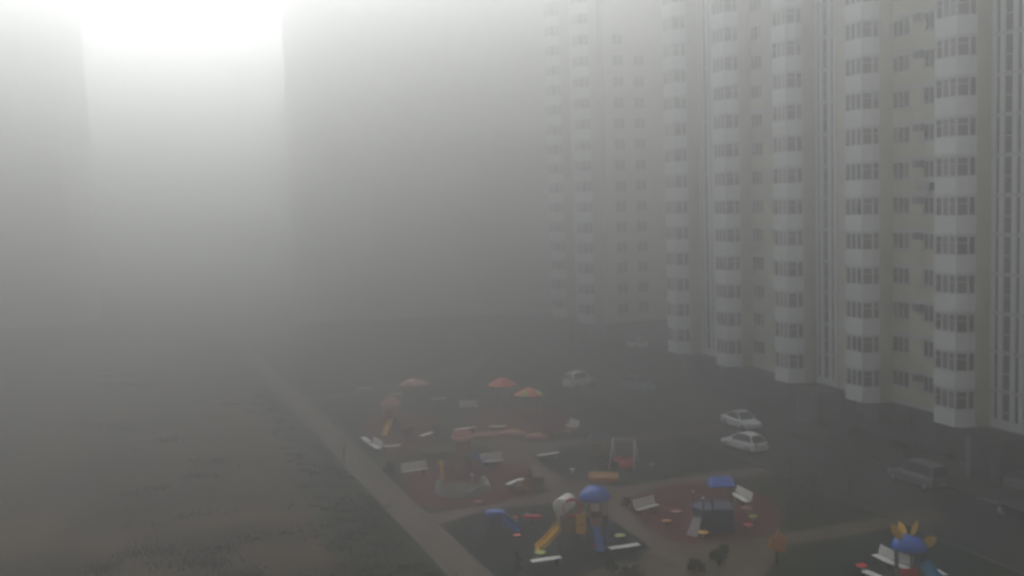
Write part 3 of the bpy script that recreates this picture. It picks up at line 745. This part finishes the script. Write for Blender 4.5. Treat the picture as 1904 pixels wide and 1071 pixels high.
# swings
def swing(label, a, c, sm):
    A, B = at(*a), at(*c); t = thing('swing_set', label, 'swing', (A+B)/2, math.atan2(B.y-A.y, B.x-A.x), 'swing sets in the dark rubber area'); L = (B-A).length/2
    for s in (-1, 1):
        for y in (-.7, .7):
            q = MB(); q.tube([(s*L,y,0),(s*(L-.15),0,2.3)], .05, WOODW, 8); q.build('leg', t)
    q = MB(); q.tube([(-L+.1,0,2.3),(L-.1,0,2.3)], .05, METAL, 8); q.build('top_bar', t)
    for s in (-.45,.45):
        q = MB(); q.box((s*L-.3,-.2,.5),(s*L+.3,.2,.58),sm); q.box((s*L-.3,.15,.58),(s*L+.3,.2,.85),sm); se = q.build('swing_seat', t)
        for e in (-.27,.27):
            q = MB(); q.tube([(s*L+e,0,.58),(s*L+e*.8,0,2.3)], .012, DKMET, 5); q.build('chain', se)
swing('white legged swing with red seats at the right of the dark swing area', (1138,868), (1184,872), RED)
p = at(1150, 850); small_tower('dim play tower with navy roof and yellowish posts left of the swing', 1112, 864, .85, NAVY, (.7,-.7), NAVY, WOODB)
p = at(1164, 873); o = MB(); o.lathe([(.1,0),(.42,.12),(.55,.4),(.42,.62),(.12,.72)], RED, 16); o = o.build('play_boulder'); o.location = p; tag(o, 'rounded red play boulder beside the swing legs', 'play boulder')

# orange panel near plaza
p = at(1446, 1050); t = thing('leaf_sign', 'orange angular leaf shaped play panel on a short post by the plaza', 'play panel', p, R(10)); t.scale = (1.3,1.3,1.3)
pts = [(-.42,.05),(-.30,.55),(-.1,.5),(.05,.85),(.2,.6),(.45,.35),(.33,.1),(.35,-.25),(0,-.12)]
q = MB(); n = len(pts); q.add([(x,-.05,z+.75) for x,z in pts]+[(x,.05,z+.75) for x,z in pts], [tuple(range(n)),tuple(range(2*n-1,n-1,-1))]+[(i,(i+1)%n,n+(i+1)%n,n+i) for i in range(n)], ORA); q.build('panel', t)
q = MB(); q.tube([(0,.08,0),(0,.08,.95)], .05, DKMET); q.build('post', t)

# ------------------------------------------------------------ shrubs and young trees
def shrub(label, x, y, r, h, m=LEAFD, n=420, cat='shrub', name='shrub', group='dark shrubs round the paths'):
    p = at(x, y); t = thing(name, label, cat, p, 0, group); rr = random.Random(int(x*7+y)); q = MB()
    for i in range(7):
        a = rr.uniform(0, 6.28); e = rr.uniform(.2, .8)*r; hh = h*rr.uniform(.6, .95)
        q.tube([(0,0,0),(e*.4*math.cos(a), e*.4*math.sin(a), hh*.5),(e*math.cos(a), e*math.sin(a), hh)], .025, BARK, 5, .006)
    q.build('stem', t); q = MB(); vs = []; fs = []
    cl = [(rr.uniform(-.6,.6)*r, rr.uniform(-.6,.6)*r, rr.uniform(.25,.85)*h, rr.uniform(.25,.5)) for _ in range(9)]
    for i in range(n):
        c = cl[rr.randrange(9)]; d = Vector((rr.gauss(0,1), rr.gauss(0,1), rr.gauss(0,1)*.8)).normalized()*rr.uniform(.3,1)*c[3]*min(r,h)
        o = Vector(c[:3])+d; o.z = max(.03, o.z); s = rr.uniform(.03,.075)*(1+r*.4)
        u = Vector((rr.uniform(-1,1), rr.uniform(-1,1), rr.uniform(-1,1))).normalized(); v = u.orthogonal().normalized()
        k = len(vs); vs += [o-u*s, o+v*s*.6, o+u*s, o-v*s*.6]; fs.append((k,k+1,k+2,k+3))
    q.add(vs, fs, m); q.build('foliage', t)
shrub('dark bush on the corner of the plaza island', 1338, 1052, .75, 1.2, n=900)
shrub('low spreading bush left of the plaza bush', 1290, 1058, .9, .5, n=700)
shrub('round dark bush between the paths behind the tube', 1001, 906, .5, .9, n=500)
shrub('slender dark sapling shrub next to the orange shrub', 986, 903, .3, 1.5, n=350)
shrub('orange leaved autumn shrub beside the thin white bench', 974, 917, .8, .8, LEAFY, 650)
shrub('dark bush beside the bench left of the duck', 727, 885, .6, 1.4, n=600)
shrub('tall dark bush at the near edge of the dark rubber area', 962, 1068, .45, 1.5, n=600)
shrub('reddish brown bush at the path fork left of the ship area', 1165, 945, .5, .9, LEAFB, 600)
shrub('small dark bush at the bottom edge left of the plaza', 1138, 1068, .4, .9, n=500)
shrub('dry bush at the bottom edge below the lower path', 1175, 1078, .8, .7, LEAFB, 700)
shrub('dark bush against the block left of the entrance', 1540, 800, 1.2, 1.3, n=700)
shrub('brownish bush against the block under the second bay', 1600, 818, 1.3, 1.3, LEAFB, 700)
shrub('wide dark hedge bush behind the silver estate car', 1690, 855, 1.8, 1.3, n=1000)
shrub('dark bush just left of the nearest entrance box', 1762, 872, 1.2, 1.2, n=700)
shrub('far dark bush right of the blurred white car', 1240, 740, 1.4, 1.2, n=500)
shrub('dark bush by the third entrance', 1330, 745, 1.4, 1.2, n=500)
shrub('dim bush between pink slide tower and faint bench', 760, 815, .7, 1.2, n=400)
shrub('dim bush at the centre of the far benches', 815, 815, .7, 1.3, n=400)
shrub('dull bush at the right end of the far red circle', 1098, 808, .8, .9, n=400)
shrub('dark low bush at left of the swing area path', 1018, 815, .6, .7, n=300)

def bare_tree(label, x, y, h, seed):
    p = at(x, y); t = thing('young_tree', label, 'tree', p, 0, 'thin bare young trees'); rr = random.Random(seed)
    q = MB(); q.tube([(0,0,0),(.03,.02,h*.5),(0,.05,h)], .05, BARK, 7, .012); q.build('trunk', t)
    q = MB()
    for i in range(26):
        z = h*rr.uniform(.35,.95); a = rr.uniform(0,6.28); L = (h-z)*.45+.25; A = Vector((0,0,z)); B = A+Vector((math.cos(a)*L, math.sin(a)*L, L*rr.uniform(.6,1.1)))
        mid = A.lerp(B,.5)+Vector((0,0,-.04)); q.tube([A, mid, B], .014, BARK, 4, .004)
        for j in range(3):
            s = A.lerp(B, rr.uniform(.4,.9)); e = s+Vector((rr.uniform(-1,1), rr.uniform(-1,1), rr.uniform(.3,1)))*.22; q.tube([s, e], .006, BARK, 3, .003)
    q.build('crown', t)
for k, (x, y, h, lb) in enumerate([(1510,955,2.6,'thin bare tree on the grass between ship area and road'), (1580,925,2.4,'thin bare tree at the road edge of the grass'),
    (1470,905,2.4,'thin bare tree behind the bench at the ship area'), (1260,850,2.6,'thin bare tree right of the swings'), (1120,795,2.8,'thin bare tree on grass above the swing area'),
    (640,860,2.4,'thin bare tree left of the long path'), (1215,800,2.8,'thin bare tree beside the upper cross path')]): bare_tree(lb, x, y, h, k)

def weeds(name, label, cat, m, spots, seed, size):
    rr = random.Random(seed); vs = []; fs = []
    for (cx, cy, rad, n) in spots:
        for i in range(n):
            a = rr.uniform(0, 6.28); d = rad*abs(rr.gauss(0, .5)); x = cx+math.cos(a)*d*1.5; y = cy+math.sin(a)*d
            if name == 'dry_weeds' and x > soil_edge(y)-.3: continue
            h = size*rr.uniform(.4, 1.3); z = .02 if name != 'dry_weeds' else .12; ang = rr.uniform(0, 6.28); wd = h*.35
            dx, dy = math.cos(ang)*wd, math.sin(ang)*wd; lx, ly = rr.uniform(-.5,.5)*h, rr.uniform(-.5,.5)*h
            k = len(vs); vs += [(x-dx,y-dy,z-.1), (x+dx,y+dy,z-.1), (x+dx*.6+lx,y+dy*.6+ly,z+h), (x-dx*.6+lx,y-dy*.6+ly,z+h*.9)]; fs.append((k,k+1,k+2,k+3))
    b = MB(); b.add(vs, fs, m); tag(b.build(name), label, cat, None, 'stuff')
rr = random.Random(3); sp = []
for i in range(150):
    y = 50+rr.random()**1.5*85; x = soil_edge(y)-rr.uniform(1, 48); sp.append((x, y, rr.uniform(.6, 3.0), rr.randrange(120, 420)))
weeds('dry_weeds', 'dark patches of dead weeds and rubble over the bare soil', 'weeds', mat('dead_weeds', (0.045,0.036,0.026), .95, var=.4, scale=3, spec=.1), sp, 4, .15)
sp = []
for i in range(260):
    y = 50+rr.random()**1.4*70; x = soil_edge(y)+rr.uniform(-.6, 8.0)*(.6+y/140)
    q_ = Vector((x,y,0))-pa; 
    if q_.dot(dn)*1.0 < 1.6 and q_.dot(dn) > -1.6: continue
    if q_.dot(dn) < 0: continue
    sp.append((x, y, rr.uniform(.4, 1.1), 60))
weeds('grass_tufts', 'rough grass tufts between the bare soil and the long path', 'grass', mat('tuft_grass', (0.034,0.040,0.018), .95, var=.4, scale=2, spec=.1), sp, 9, .14)

# ------------------------------------------------------------ haze
hm = bpy.data.materials.new('haze_air'); hm.use_nodes = True; t = hm.node_tree; t.nodes.clear()
out = t.nodes.new('ShaderNodeOutputMaterial'); pv = t.nodes.new('ShaderNodeVolumePrincipled')
pv.inputs['Color'].default_value = HAZE_COL; pv.inputs['Density'].default_value = HAZE_DENSITY; pv.inputs['Anisotropy'].default_value = HAZE_G
t.links.new(pv.outputs['Volume'], out.inputs['Volume'])
b = MB(); b.box((-610,-60,-1), (610,990,HAZE_TOP), hm); o = b.build('haze'); tag(o, 'pale grey fog filling the whole yard', 'fog', None, 'stuff')
